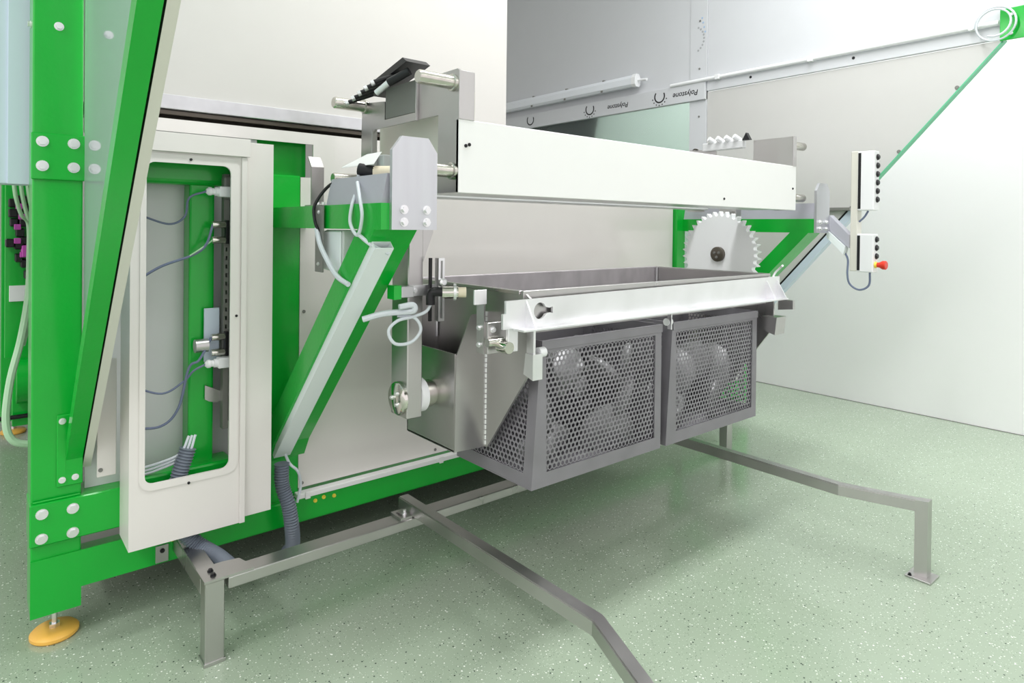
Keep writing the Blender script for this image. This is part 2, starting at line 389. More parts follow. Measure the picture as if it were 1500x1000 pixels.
# inside the window
iv = fr
obj('upright', bx(new(), .658, .751, 2.75, 2.84, .50, 1.66, .008, 2), G, iv)
obj('top_tube', bx(new(), .44, .815, 2.73, 2.82, 1.653, 1.76, .02, 3), G, iv)
obj('bottom_tube', bx(new(), .44, .815, 2.70, 2.82, .50, .565, .01, 2), G, iv)
rl = thing('encoder_rail', 'dark vertical slotted rail with sensors inside the white cover window', 'sensor rail', (.785, 2.72, .69))
slots = tuple([(.778, 1.02+i*.034), (.786, 1.02+i*.034), (.786, 1.036+i*.034), (.778, 1.036+i*.034)] for i in range(14))
obj('rail', prism(new(), [(.772, .69), (.792, .69), (.792, 1.70), (.772, 1.70)], 'Y', 2.70, 2.706, slots), GREYP, rl)
for xa in (.772, .789): obj('rail_flange', bx(new(), xa, xa+.003, 2.706, 2.735, .69, 1.70), GREYP, rl)
obj('black_strip', bx(new(), .792, .806, 2.70, 2.74, .72, 1.70, .001), BLACK, rl)
for z in (1.50, 1.44, 1.06, 1.0): obj('sensor_barrel', cyl(new(), (.725, 2.69, z), (.80, 2.69, z), .014, 14), CHROME, rl, True)
for z in (1.50, 1.06): obj('sensor_block', bx(new(), .773, .803, 2.675, 2.70, z-.075, z+.018, .002), BLACK, rl)
obj('cable_chain', bx(new(), .765, .80, 2.68, 2.72, 1.60, 1.69, .008, 2), GREYP, rl)
obj('mounting_foot', prism(new(), [(.715, .865), (.775, .835), (.775, .80), (.76, .79), (.73, .80), (.715, .81)], 'Y', 2.735, 2.745), STEEL, rl)
obj('motor_barrel', cyl(new(), (.668, 2.70, 1.03), (.715, 2.70, 1.03), .026, 18), STEEL, rl, True)
obj('blue_plate', bx(new(), .708, .765, 2.725, 2.735, .96, 1.17, .002), BLUEW, rl)
def plug(z, label):
    t = thing('white_plug', label, 'connector', (.75, 2.67, z))
    obj('housing', bx(new(), .742, .80, 2.65, 2.69, z-.02, z+.02, .003), PLAST, t)
    obj('collar', lathe(new(), (.742, 2.67, z), (-1, 0, 0), [(0, .0), (0, .017), (.012, .017), (.014, .013), (.024, .013), (.026, .016), (.036, .016), (.045, .008), (.045, 0)], 16), PLAST, t, True)
plug(1.628, 'white cable plug near the top of the cover window')
plug(1.092+.03-.16, 'white cable plug low on the dark rail in the cover window')
def cable(name, pts, r, material, label, n=8, k=8, rib=0, group=None):
    o = obj(name, tube(new(), pts, r, n, k, rib), material, None, True); return tag(o, label, 'hose' if 'conduit' in name else 'cable', group)
cable('signal_cable', [(.70, 2.67, 1.628), (.64, 2.68, 1.60), (.63, 2.70, 1.53), (.58, 2.72, 1.50), (.49, 2.74, 1.53), (.46, 2.75, 1.535)], .004, CABLEB, 'thin blue grey cable sagging from the upper white plug')
cable('signal_cable', [(.727, 2.685, 1.50), (.70, 2.68, 1.42), (.65, 2.69, 1.38), (.55, 2.71, 1.34), (.46, 2.72, 1.28)], .005, CABLEB, 'blue grey cable from the upper pair of sensor barrels')
cable('signal_cable', [(.727, 2.685, 1.44), (.68, 2.68, 1.405), (.645, 2.688, 1.38)], .003, CABLEG, 'short pale green lead joining the sensor barrel cable')
cable('signal_cable', [(.70, 2.67, .962), (.66, 2.68, .94), (.63, 2.70, .90), (.56, 2.72, .86), (.46, 2.73, .90)], .004, CABLEB, 'dark blue cable from the lower white plug curving to the left')
cable('signal_cable', [(.725, 2.69, 1.06), (.68, 2.68, .98), (.645, 2.69, .95), (.615, 2.71, .80), (.56, 2.73, .735), (.46, 2.74, .74)], .005, CABLEB, 'long blue grey cable hanging in a loop below the lower sensors')
for i, (dx, lb) in enumerate(((0, 'upper'), (.0115, 'middle'), (.023, 'lower'))):
    cable('bundle_cable', [(.64+dx, 2.66, .70), (.61+dx, 2.66, .64-.006*i), (.54, 2.70, .605-.012*i), (.45, 2.72, .59-.012*i)], .005, CABLE, '%s pale cable of the bundle entering the conduit in the window' % lb)
cable('ribbed_conduit', [(.635, 2.655, .655), (.60, 2.655, .52), (.62, 2.66, .36), (.67, 2.64, .285), (.715, 2.56, .258), (.732, 2.48, .25), (.735, 2.418, .25)], .031, HOSE, 'grey ribbed conduit running from the cover window down to the floor rail end', 14, 12, .011)
cable('ribbed_conduit', [(1.01, 2.70, .50), (1.012, 2.70, .41), (1.035, 2.685, .32), (1.05, 2.685, .22), (1.07, 2.73, .12), (1.1, 2.86, .04)], .031, HOSE, 'grey ribbed conduit hanging below the white cable duct behind the floor rail', 14, 12, .011)

# ------------------------------------------------------------------ brackets
def bracket(xb, w, px0, px1, label, near):
    t = thing('support_bracket', label, 'bracket', (xb+w/2, 2.8, .5))
    def fy(z): return 1.889+(1.489-z)*.955
    th = .118
    prof = [(2.84, 1.49), (2.84, 1.575), (1.845, 1.575), (1.845, 1.49), (fy(1.489), 1.489), (fy(.56), .56), (2.84, .46), (2.84, .62), (2.775, .70), (fy(1.49)+th, 1.49)]
    pr = new(); prism(pr, prof, 'X', xb, xb+w)
    arm = obj('bracket_arm', pr, G, t)
    ch = .035
    pp = [(px0, 1.49), (px1, 1.49), (px1, 1.745), (px1-ch, 1.792), (px0+ch, 1.792), (px0, 1.745)]
    pl = obj('stop_plate', prism(new(), pp, 'Y', 1.83, 1.845), STEELP, t)
    for fx in (.26, .76):
        for z in (1.515, 1.555): bolt((px0+(px1-px0)*fx, 1.83, z), pl, .012, .009)
    # slide rail on the arm
    obj('slide_rail', prism(new(), [(xb+.01, 1.575), (xb+w-.01, 1.575), (xb+w-.03, 1.672), (xb+.03, 1.672)], 'Y', 1.86, 2.28 if near else 2.8), LAV, t)
    if near:
        def off(y, z, d): # move perpendicular to the brace front
            n = Vector((-.955, -1)).normalized()
            n = Vector((-1, -.955)).normalized(); return (y+n.x*d, z+n.y*d)
        x0, x1 = xb+.011, xb+.08
        a0, a1 = .52, 1.45
        q = [off(fy(a0), a0, .0), off(fy(a1), a1, .0)]
        q2 = [off(fy(a0), a0, .05), off(fy(a1), a1, .05)]
        def leaf(xa, xc, d0, d1):
            return prism(new(), [off(fy(a0), a0, d0), off(fy(a1), a1, d0), off(fy(a1), a1, d1), off(fy(a0), a0, d1)], 'X', xa, xc)
        dct = obj('cable_duct', leaf(x0, x1, .029, .033), DUCT, t)
        obj('duct_side', leaf(x0, x0+.003, 0, .029), DUCT, dct)
        obj('duct_side', leaf(x1-.003, x1, 0, .029), DUCT, dct)
        obj('duct_back', leaf(x0+.003, x1-.003, 0.0, .003), DUCT, dct)
        obj('duct_lip', leaf(x0-.002, x0+.002, .016, .0335), DUCT, dct)
    return t
bracket(1.0, .16, 1.03, 1.20, 'green cantilever bracket carrying the white cable duct beside the white cover', True)
bracket(3.94, .155, 3.92, 4.09, 'green cantilever bracket behind the toothed wheel, beside the push button pendant', False)

# upright stainless hook plate, grey plate and junction box near the bracket
t = thing('hook_plate', 'bent stainless hook plate standing on the green bracket arm', 'plate', (1.0, 2.45, 1.575))
obj('plate', prism(new(), [(2.50, 1.575), (2.50, 1.735), (2.535, 1.778), (2.542, 1.774), (2.508, 1.733), (2.508, 1.575)], 'X', 1.045, 1.097), STEEL, t)
obj('base_tab', bx(new(), 1.03, 1.13, 2.40, 2.53, 1.575, 1.582, .001), STEEL, t)
for y in (2.42, 2.47): bolt((1.06, y, 1.582), t, .009, .008, (0, 0, 1))
t = thing('grey_plate', 'flat grey mounting plate hanging in front of the junction box', 'plate', (.99, 2.3, 1.35))
obj('plate', bx(new(), .985, .992, 2.255, 2.32, 1.33, 1.575, .001), GREYP, t)
for z in (1.55, 1.36): bolt((.985, 2.285, z), t, .006, .003, (-1, 0, 0))
t = thing('junction_box', 'small white junction box with cable glands hanging under the bracket arm', 'junction box', (1.05, 2.3, 1.31))
jbx = obj('box_body', bx(new(), 1.02, 1.12, 2.16, 2.31, 1.335, 1.485, .006, 2), PLAST, t)
obj('lid', bx(new(), 1.012, 1.02, 2.163, 2.307, 1.338, 1.482, .004), DUCT, t)
for y in (2.20, 2.27):
    g_ = obj('cable_gland', lathe(new(), (1.06, y, 1.335), (0, 0, -1), [(0, 0), (0, .016), (.012, .016), (.014, .012), (.028, .013), (.034, .007), (.034, 0)], 12), PLAST, t, True)
for i, (y, lb) in enumerate(((2.20, 'front'), (2.27, 'rear'))):
    cable('gland_cable', [(1.06, y, 1.31), (1.06, y+.005, 1.22), (1.06, y+.04, 1.12)], .008, CABLEB, 'grey cable dropping from the %s gland of the junction box' % lb)

# ------------------------------------------------------------------ lifting carriage
lc = thing('lifting_carriage', 'white box beam carriage with steel end plates and axle pins on the brackets', 'carriage', (2.5, 2.1, 1.62))
fs = obj('front_sheet', bx(new(), 1.30, 3.70, 1.85, 1.866, 1.62, 1.876, .002), WHITE, lc)
for x, z in ((1.345, 1.79), (3.66, 1.745), (2.95, 1.66), (1.33, 1.785)): bolt((x, 1.85, z), fs, .005, .002, material=BLACK, name='screw')
obj('bottom_sheet', bx(new(), 1.32, 3.68, 1.866, 2.14, 1.625, 1.632), GREYS, lc)
obj('rear_beam', bx(new(), 1.32, 3.68, 2.42, 2.55, 1.63, 1.80, .004), GREYS, lc)
obj('top_sheet', bx(new(), 1.32, 3.68, 1.866, 1.95, 1.868, 1.876), GREYS, lc)
def end_plate(x0, x1, lab):
    out = [(1.852, 1.622), (1.852, 2.046), (1.86, 2.052), (2.115, 2.052), (2.115, 1.935), (2.375, 1.935), (2.375, 2.01), (2.575, 2.03), (2.585, 1.62), (2.46, 1.62), (2.46, 1.905), (1.98, 1.905), (1.98, 1.622)]
    e = obj('end_plate', prism(new(), out, 'X', x0, x1), STEEL, lc, label=lab)
    return e
ep = end_plate(1.30, 1.312, 'steel end plate with stepped cut out')
ep2 = end_plate(3.688, 3.70, 'far steel end plate')
obj('upright_flange', bx(new(), 1.30, 1.367, 1.848, 1.854, 1.875, 2.046, .002), STEEL, ep)
obj('upright_flange', bx(new(), 3.66, 3.70, 1.848, 1.854, 1.875, 2.05, .002), STEEL, ep2)
obj('edge_strip', bx(new(), 1.288, 1.30, 2.112, 2.12, 1.90, 2.05, .001), STEEL, ep)
obj('edge_strip', bx(new(), 1.285, 1.30, 2.455, 2.462, 1.62, 1.90, .001), STEEL, ep)
obj('inner_web', bx(new(), 1.40, 1.406, 1.90, 2.60, 1.64, 1.99), BEIGE, lc)
for x, sgn, e in ((1.30, -1, ep), (3.70, 1, ep2)):
    for y, z in ((1.882, 2.005), (1.882, 1.697), (2.54, 2.01), (2.54, 1.697)):
        b = new(); lathe(b, (x, y, z), (sgn, 0, 0), [(0, .03), (.012, .03), (.014, .024), (.142, .024), (.148, .02), (.148, 0)], 20); obj('axle_pin', b, PIN, e, True)
# hanger arms
def hanger(x0, x1, sgn, dy=0):
    h = obj('hanger_arm', bx(new(), x0, x1, 2.07+dy, 2.19+dy, .79, 1.64, .004), STEEL, lc)
    xo = x0 if sgn < 0 else x1; xi = x1 if sgn < 0 else x0
    b = new(); lathe(b, (xo, 2.125+dy, .86), (sgn, 0, 0), [(0, 0), (0, .062), (.012, .062), (.016, .057), (.016, 0)], 28); d = obj('pivot_disc', b, CHROME, h, True)
    for a in (0, 2.1, 4.2): bolt((xo+sgn*.016, 2.125+dy+.024*math.cos(a), .86+.024*math.sin(a)), d, .007, .007, (sgn, 0, 0))
    b = new(); lathe(b, (xi, 2.125+dy, .86), (-sgn, 0, 0), [(0, 0), (0, .064), (.03, .064), (.03, 0)], 28); obj('white_bush', b, PLAST, h, True)
    b = new(); lathe(b, (xi-sgn*.03, 2.125+dy, .86), (-sgn, 0, 0), [(0, 0), (0, .052), (.035, .052), (.05, .045), (.05, 0)], 28); obj('steel_bush', b, CHROME, h, True)
    obj('gusset', prism(new(), [(xi, 1.62), (xi, 1.42), (xi-sgn*.012, 1.37), (xi-sgn*.055, 1.48), (xi-sgn*.055, 1.62)], 'Y', 2.09+dy, 2.096+dy), STEEL, h)
hanger(1.236, 1.30, -1); hanger(3.70, 3.764, 1, .165)
# black valve terminal on top of the near end plate
t = thing('valve_terminal', 'sloping black terminal with a row of metal nipples on top of the steel end plate', 'terminal', (1.3, 2.25, 1.97))
obj('black_cover', prism(new(), [(2.13, 2.12), (2.16, 2.14), (2.50, 2.065), (2.47, 2.045)], 'X', 1.255, 1.36), BLACK, t)
obj('bracket_sheet', bx(new(), 1.302, 1.32, 2.118, 2.372, 1.938, 2.06), GREYP, t)
for i in range(5):
    y = 2.50-.055*i; z = 2.02+.012*i
    n_ = obj('nipple', cyl(new(), (1.29, y-.04, z+.03), (1.20, y, z-.01), .009, 10), BLACK, t, True)
    obj('nipple_tip', cyl(new(), (1.20, y, z-.01), (1.19, y+.005, z-.016), .011, 10), STEELB, n_, True)
obj('black_plug', cyl(new(), (1.28, 2.15, 2.09), (1.23, 2.22, 2.05), .016, 12), BLACK, t, True)
obj('bright_barrel', cyl(new(), (1.23, 2.22, 2.05), (1.205, 2.27, 2.015), .012, 12), STEELB, t, True)
t = thing('valve_terminal', 'small terminal with pale nipples on top of the far end plate by the pendant', 'terminal', (3.69, 2.3, 2.03))
obj('block', bx(new(), 3.66, 3.70, 2.17, 2.46, 2.01, 2.06, .004), GREYS, t)
for i in range(4): obj('nipple', cyl(new(), (3.68, 2.20+.06*i, 2.06), (3.64, 2.22+.06*i, 2.085), .016, 10), PLAST, t, True)
obj('black_tip', prism(new(), [(2.12, 2.055), (2.17, 2.055), (2.145, 2.10)], 'X', 3.65, 3.68), BLACK, t)
# sensor cluster and cables at the near bracket
t = thing('proximity_sensor', 'inductive sensor with black plug and metal clamp beside the stop plate', 'sensor', (1.16, 2.02, 1.65))
obj('barrel', cyl(new(), (1.09, 2.06, 1.69), (1.20, 1.94, 1.69), .022, 16), CERAM, t, True)
obj('clamp', bx(new(), 1.13, 1.17, 1.985, 2.03, 1.66, 1.72, .004), STEELB, t)
obj('black_plug', cyl(new(), (1.05, 2.10, 1.70), (1.09, 2.06, 1.69), .022, 12), BLACK, t, True)
obj('rod', bx(new(), 1.13, 1.15, 2.01, 2.03, 1.575, 1.66), STEEL, t)
sh = new(); q_ = [sh.verts.new(v) for v in ((1.06, 2.262, 1.715), (1.10, 2.14, 1.757), (1.10, 2.03, 1.757), (1.06, 2.01, 1.712))]
sh.faces.new(q_); r_ = bmesh.ops.extrude_face_region(sh, geom=sh.faces[:]); bmesh.ops.translate(sh, vec=(.001, 0, .003), verts=[e for e in r_['geom'] if isinstance(e, bmesh.types.BMVert)])
obj('shield', sh, WHITE, t)
cable('sensor_cable', [(1.05, 2.10, 1.69), (1.03, 2.08, 1.62), (.995, 2.04, 1.57), (.985, 2.03, 1.51), (.985, 1.975, 1.47), (.985, 1.945, 1.53), (.99, 1.975, 1.60), (1.02, 2.05, 1.65)], .006, CABLE, 'pale cable looped over the bracket arm behind the stop plate')
cable('sensor_cable', [(.985, 1.975, 1.475), (1.01, 1.93, 1.44), (1.07, 1.92, 1.41)], .007, CABLE, 'pale cable end entering the top of the cable duct')
cable('drop_cable', [(1.06, 2.15, 1.66), (1.03, 2.28, 1.655), (.985, 2.32, 1.58), (.975, 2.30, 1.52), (.985, 2.28, 1.47)], .006, BLACK, 'thin black cable curving down past the bracket arm')
cable('drop_cable', [(.98, 2.295, 1.49), (.975, 2.24, 1.42), (.985, 2.14, 1.33), (.995, 2.06, 1.30)], .009, CABLE, 'pale sleeved cable slanting from the bracket arm to the cable duct')
cable('duct_tail_cable', [(1.04, 2.74, .52), (1.045, 2.70, .49), (1.08, 2.70, .45), (1.10, 2.72, .38), (1.085, 2.72, .31)], .006, CABLE, 'pale cable curving beside the conduit below the duct')

# ------------------------------------------------------------------ basket carrier
ca = thing('basket_carrier', 'stainless tilting carrier trough with end boxes and white front beam', 'carrier', (2.37, 2.05, .66))
ZR = 1.272
side = [(1.72, 1.25), (1.71, 1.12), (1.71, 1.0), (1.958, .66), (2.31, .66), (2.47, .80), (2.47, ZR), (1.755, ZR)]
obj('side_plate', prism(new(), side, 'X', 1.522, 1.532), STEEL, ca)
obj('side_plate', prism(new(), side, 'X', 3.20, 3.21), STEEL, ca)
obj('front_wall', bx(new(), 1.532, 3.20, 1.752, 1.760, 1.12, ZR), TROUGH, ca)
obj('back_wall', bx(new(), 1.532, 3.20, 2.462, 2.47, .9, ZR), TROUGH, ca)
obj('trough_floor', bx(new(), 1.532, 3.20, 2.20, 2.462, .95, .96), TROUGH, ca)
rm = new()
bx(rm, 1.512, 3.225, 1.742, 1.757, 1.236, ZR+.004, .002); obj('front_rim', rm, STEEL, ca)
obj('back_rim', bx(new(), 1.512, 3.225, 2.47, 2.485, 1.24, ZR+.004, .002), TROUGH, ca)
obj('side_rim', bx(new(), 1.505, 1.522, 1.757, 2.47, 1.262, ZR+.004, .002), STEEL, ca)
obj('side_rim', bx(new(), 3.21, 3.228, 1.757, 2.47, 1.24, ZR+.004, .002), STEEL, ca)
cyl_b = new(); cyl(cyl_b, (3.19, 2.45, 1.0), (3.19, 2.45, ZR), .006, 8); obj('weld_bead', cyl_b, STEELB, ca)
# end boxes
for xa, xc, far in ((1.38, 1.522, 0), (3.21, 3.352, 1)):
    fx = lambda q: q if not far else (1.38+3.352-q)
    fpts = [(fx(1.38), .667), (fx(1.53 if not far else 1.522), .66), (fx(1.522), 1.18), (fx(1.45), 1.17), (fx(1.385), 1.022)]
    eb = obj('end_box', prism(new(), fpts, 'Y', 1.97, 1.976), STEEL, ca, label='welded stainless end box')
    xs_ = sorted((fx(1.38), fx(1.386)))
    obj('box_side', bx(new(), xs_[0], xs_[1], 1.976, 2.31, .667, 1.03), STEEL, eb)
    obj('box_back', bx(new(), xa, xc, 2.304, 2.31, .667, 1.26), STEEL, eb)
    obj('box_floor', bx(new(), xa, xc, 1.976, 2.304, .664, .672), STEEL, eb)
    b = new()
    for i in range(26): cyl(b, (fx(1.521), 1.968, .67+i*.0197), (fx(1.521), 1.968, .686+i*.0197), .0055, 6)
    obj('weld_bead', b, STEELB, eb)
b = new()
for i in range(24): cyl(b, (1.514, 2.30, 1.04+i*.009), (1.514, 2.30, 1.048+i*.009), .005, 6)
obj('weld_bead', b, STEELB, ca)
# front beam: web with keyhole, flange, gussets
KX, KZ = 1.565, 1.205
hole = []
for k in range(17):
    t_ = math.radians(25+310*k/16); hole.append((KX+.03*math.cos(t_), KZ+.03*math.sin(t_)))
hole += [(KX+.045, KZ-.008), (KX+.062, KZ-.012), (KX+.062, KZ+.012), (KX+.045, KZ+.008)]
web = [(1.395, 1.152), (1.395, 1.205), (1.408, 1.205), (1.408, 1.249), (3.262, 1.262), (3.262, 1.152)]
fbm = obj('front_beam', prism(new(), web, 'Y', 1.712, 1.722, (hole,)), STEELB, ca, label='bright front angle beam with keyhole')
obj('flange', bx(new(), 1.44, 3.25, 1.655, 1.712, 1.146, 1.154, .001), STEELB, fbm)
for gx in (1.497, 3.13, 3.235): obj('gusset', prism(new(), [(1.712, 1.154), (1.66, 1.154), (1.712, 1.245)], 'X', gx, gx+.006), STEELB, fbm)
obj('key_back', bx(new(), 1.51, 1.65, 1.735, 1.742, 1.16, 1.235), STEEL, fbm)
# hinge hardware on the near end
br = obj('target_bracket', prism(new(), [(1.79, 1.06), (1.79, 1.285), (1.80, 1.285), (1.832, 1.235), (1.832, 1.06)], 'X', 1.372, 1.378), STEEL, ca)
obj('target_tab', bx(new(), 1.325, 1.378, 1.782, 1.79, 1.235, 1.285, .001), STEELB, br)
for z in (1.15, 1.09): bolt((1.372, 1.815, z), br, .008, .006, (-1, 0, 0))
hb_ = obj('hinge_block', bx(new(), 1.378, 1.46, 1.775, 1.80, 1.06, 1.17, .002), STEEL, ca)
bolt((1.40, 1.775, 1.145), hb_, .009, .007)
obj('pivot_pin', cyl(new(), (1.36, 1.755, 1.105), (1.43, 1.755, 1.105), .015, 14), CHROME, hb_, True)
obj('eye_link', lathe(new(), (1.415, 1.70, 1.09), (0, 1, 0), [(0, 0), (0, .02), (.012, .022), (.05, .022), (.05, 0)], 18), CHROME, hb_, True)
obj('link_tab', bx(new(), 1.425, 1.47, 1.72, 1.735, 1.07, 1.155, .002), STEELB, hb_)
obj('hook_tab', bx(new(), 1.508, 1.518, 1.68, 1.72, 1.02, 1.15, .002), STEELB, ca)
obj('latch', prism(new(), [(1.675, 1.06), (1.715, 1.06), (1.725, .985), (1.675, .97)], 'X', 1.50, 1.545), STEELB, ca)
obj('latch_roller', cyl(new(), (1.545, 1.70, 1.06), (1.575, 1.70, 1.06), .018, 14), PLAST, ca, True)
obj('latch_roller', cyl(new(), (2.315, 1.725, 1.10), (2.345, 1.725, 1.10), .016, 14), PLAST, ca, True)
obj('divider_tab', bx(new(), 2.318, 2.324, 1.70, 1.72, 1.07, 1.152), STEELB, ca)
obj('far_latch', prism(new(), [(1.62, 1.145), (1.70, 1.145), (1.70, 1.09), (1.62, 1.10)], 'X', 3.225, 3.245), STEEL, ca)
obj('far_latch', prism(new(), [(1.66, 1.06), (1.74, 1.06), (1.74, .99), (1.67, .97)], 'X', 3.14, 3.235), STEEL, ca)
obj('lift_hook', tube(new(), [(3.24, 1.74, 1.25), (3.25, 1.73, 1.28), (3.25, 1.70, 1.31), (3.23, 1.68, 1.32)], .006, 8, 5), STEELB, ca, True)

# near sensor on the hanger arm
t = thing('rim_sensor', 'inductive sensor on a slotted post pointing at the carrier rim', 'sensor', (1.30, 2.0, 1.15))
obj('cross_plate', bx(new(), 1.225, 1.345, 2.058, 2.066, 1.245, 1.285, .001), STEELB, t)
bolt((1.255, 2.058, 1.265), t, .009, .007)
obj('slotted_post', prism(new(), [(1.335, 1.15), (1.362, 1.15), (1.362, 1.385), (1.335, 1.385)], 'Y', 2.02, 2.045, ([(1.344, 1.16), (1.353, 1.16), (1.353, 1.375), (1.344, 1.375)],)), STEELB, t)
obj('thin_post', bx(new(), 1.31, 1.32, 2.04, 2.05, 1.15, 1.385), BLACK, t)
obj('barrel', cyl(new(), (1.335, 1.995, 1.26), (1.385, 1.965, 1.26), .022, 18), CHROME, t, True)
obj('lock_ring', cyl(new(), (1.372, 1.975, 1.26), (1.38, 1.97, 1.26), .032, 18), STEELB, t, True)
obj('sensor_face', cyl(new(), (1.385, 1.965, 1.26), (1.41, 1.95, 1.26), .019, 18), CERAM, t, True)
obj('black_plug', tube(new(), [(1.335, 1.995, 1.262), (1.305, 2.01, 1.262), (1.298, 2.015, 1.25), (1.298, 2.015, 1.215)], .017, 12, 4), BLACK, t, True)
obj('clamp_knob', lathe(new(), (1.348, 2.02, 1.295), (0, -1, 0), [(0, 0), (0, .016), (.015, .016), (.02, .01), (.02, 0)], 12), STEELB, t, True)
cable('sensor_cable', [(1.298, 2.015, 1.215), (1.28, 2.02, 1.19), (1.235, 2.03, 1.175), (1.17, 2.03, 1.165), (1.14, 2.04, 1.13), (1.16, 2.03, 1.085), (1.22, 2.02, 1.085), (1.26, 2.02, 1.125), (1.24, 2.03, 1.17), (1.18, 2.05, 1.18)], .006, CABLE, 'pale cable loop hanging beside the slotted sensor post')
cable('sensor_cable', [(1.07, 2.10, 1.17), (1.13, 2.06, 1.19), (1.20, 2.03, 1.195), (1.225, 2.01, 1.20), (1.22, 2.01, 1.22), (1.17, 2.02, 1.215)], .011, CABLE, 'thick pale cable bundle leaving the side of the cable duct')
t = thing('alu_arm', 'short green and aluminium sensor arm behind the brace', 'arm', (1.2, 2.1, 1.24))
obj('green_end', bx(new(), 1.155, 1.185, 2.03, 2.08, 1.24, 1.29, .001), G, t)
obj('aluminium_profile', bx(new(), 1.185, 1.236, 2.03, 2.068, 1.245, 1.285, .002), ALU, t)

# ------------------------------------------------------------------ perforated baskets
def perf(bm, P, w, h, pitch, r, nrm, th=.0015):
    """hexagonal grid of round holes over w x h; P(u,v) maps to world"""
    row = pitch*.866; nr = int(h/row); nc = int(w/pitch); N = Vector(nrm)*th
    u0 = (w-nc*pitch)/2+pitch*.25; v0 = (h-nr*row)/2+row/2
    for j in range(nr):
        for i in range(nc):
            cu, cv_ = u0+i*pitch+(pitch/2 if j % 2 else 0), v0+j*row
            O, I, K = [], [], []
            for k in range(12):
                a = math.radians(30*k); R_ = pitch/2 if k % 2 == 0 else pitch/math.sqrt(3)
                O.append(bm.verts.new(P(cu+R_*math.cos(a), cv_+R_*math.sin(a))))
                q = Vector(P(cu+r*math.cos(a), cv_+r*math.sin(a)))
                I.append(bm.verts.new(q)); K.append(bm.verts.new(q+N))
            for k in range(12):
                k2 = (k+1) % 12
                bm.faces.new((O[k], O[k2], I[k2], I[k])); bm.faces.new((I[k], I[k2], K[k2], K[k]))
    return bm
def ring_plate(pts, inner, ax, a0, a1): return prism(new(), pts, ax, a0, a1, (inner,))
BW, BT, BB, YF, YB = .748, 1.09, .552, 1.74, 2.2
def make_basket(x0, label):
    t = thing('perforated_basket', label, 'basket', (x0+BW/2, 1.97, BB), 'perforated parts baskets')
    sl = .04   # left wall leans inwards towards the top
    fo = [(x0, BB), (x0+BW, BB), (x0+BW, BT), (x0+sl, BT)]
    fi = [(x0+.075, BB+.052), (x0+BW-.042, BB+.052), (x0+BW-.042, BT-.045), (x0+.066, BT-.045)]
    obj('front_frame', ring_plate(fo, fi, 'Y', YF, YF+.006), BASKET, t)
    m_ = perf(new(), lambda u, v: (x0+.058+u, YF+.004, BB+.048+v), BW-.095, BT-BB-.088, .0218, .0077, (0, 1, 0))
    obj('front_mesh', m_, BASKET, t, kind='stuff')
    # left wall
    lo = [(YF+.006, BB), (YB, BB), (YB, BT), (YF+.006, BT)]; li = [(YF+.05, BB+.05), (YB-.05, BB+.05), (YB-.05, BT-.05), (YF+.05, BT-.05)]
    def shear(bm):
        for v in bm.verts: v.co.x += sl*(v.co.z-BB)/(BT-BB)
        return bm
    obj('side_frame', shear(ring_plate(lo, li, 'X', x0, x0+.006)), BASKET, t)
    obj('side_mesh', shear(perf(new(), lambda u, v: (x0+.004, YF+.046+u, BB+.046+v), YB-YF-.092, BT-BB-.092, .0218, .0077, (1, 0, 0))), BASKET, t, kind='stuff')
    obj('side_frame', ring_plate(lo, li, 'X', x0+BW-.006, x0+BW), BASKET, t)
    obj('side_mesh', perf(new(), lambda u, v: (x0+BW-.004, YF+.046+u, BB+.046+v), YB-YF-.092, BT-BB-.092, .0218, .0077, (-1, 0, 0)), BASKET, t, kind='stuff')
    obj('back_sheet', bx(new(), x0, x0+BW, YB, YB+.006, BB, BT), BASKET, t)
    obj('bottom_sheet', bx(new(), x0, x0+BW, YF+.006, YB, BB, BB+.006), BASKET, t)
    obj('top_lip', bx(new(), x0+sl, x0+BW, YF-.006, YF, BT-.034, BT, .001), BASKET, t)
    return t
make_basket(1.557, 'grey perforated steel basket next to the welded end box and hanger arm')
make_basket(2.343, 'grey perforated steel basket at the end of the carrier near the toothed wheel')
for x0, lb in ((1.557, 'pale metal parts heaped inside the basket by the hanger arm'), (2.343, 'pale metal parts heaped inside the basket by the toothed wheel')):
    b = new()
    for i in range(18):
        c = Vector((x0+.10+random.random()*(BW-.2), 1.83+random.random()*.28, BB+.05+random.random()*.40))
        s_ = .035+random.random()*.05
        r_ = bmesh.ops.create_icosphere(b, subdivisions=2, radius=s_)
        rot = Matrix.Rotation(random.random()*6, 3, Vector((random.random(), random.random(), random.random())).normalized())
        k_ = Vector((1+random.random(), .5, .7+random.random()))
        for v in r_['verts']: v.co = c+rot @ Vector((v.co.x*k_.x, v.co.y*k_.y, v.co.z*k_.z))
        for v in r_['verts']:
            v.co.z = max(v.co.z, BB+.01); v.co.y = min(max(v.co.y, 1.76), 2.18); v.co.x = min(max(v.co.x, x0+.06), x0+BW-.02)
    o = obj('metal_parts', b, LOAD, None, True, kind='stuff'); tag(o, lb, 'metal parts')

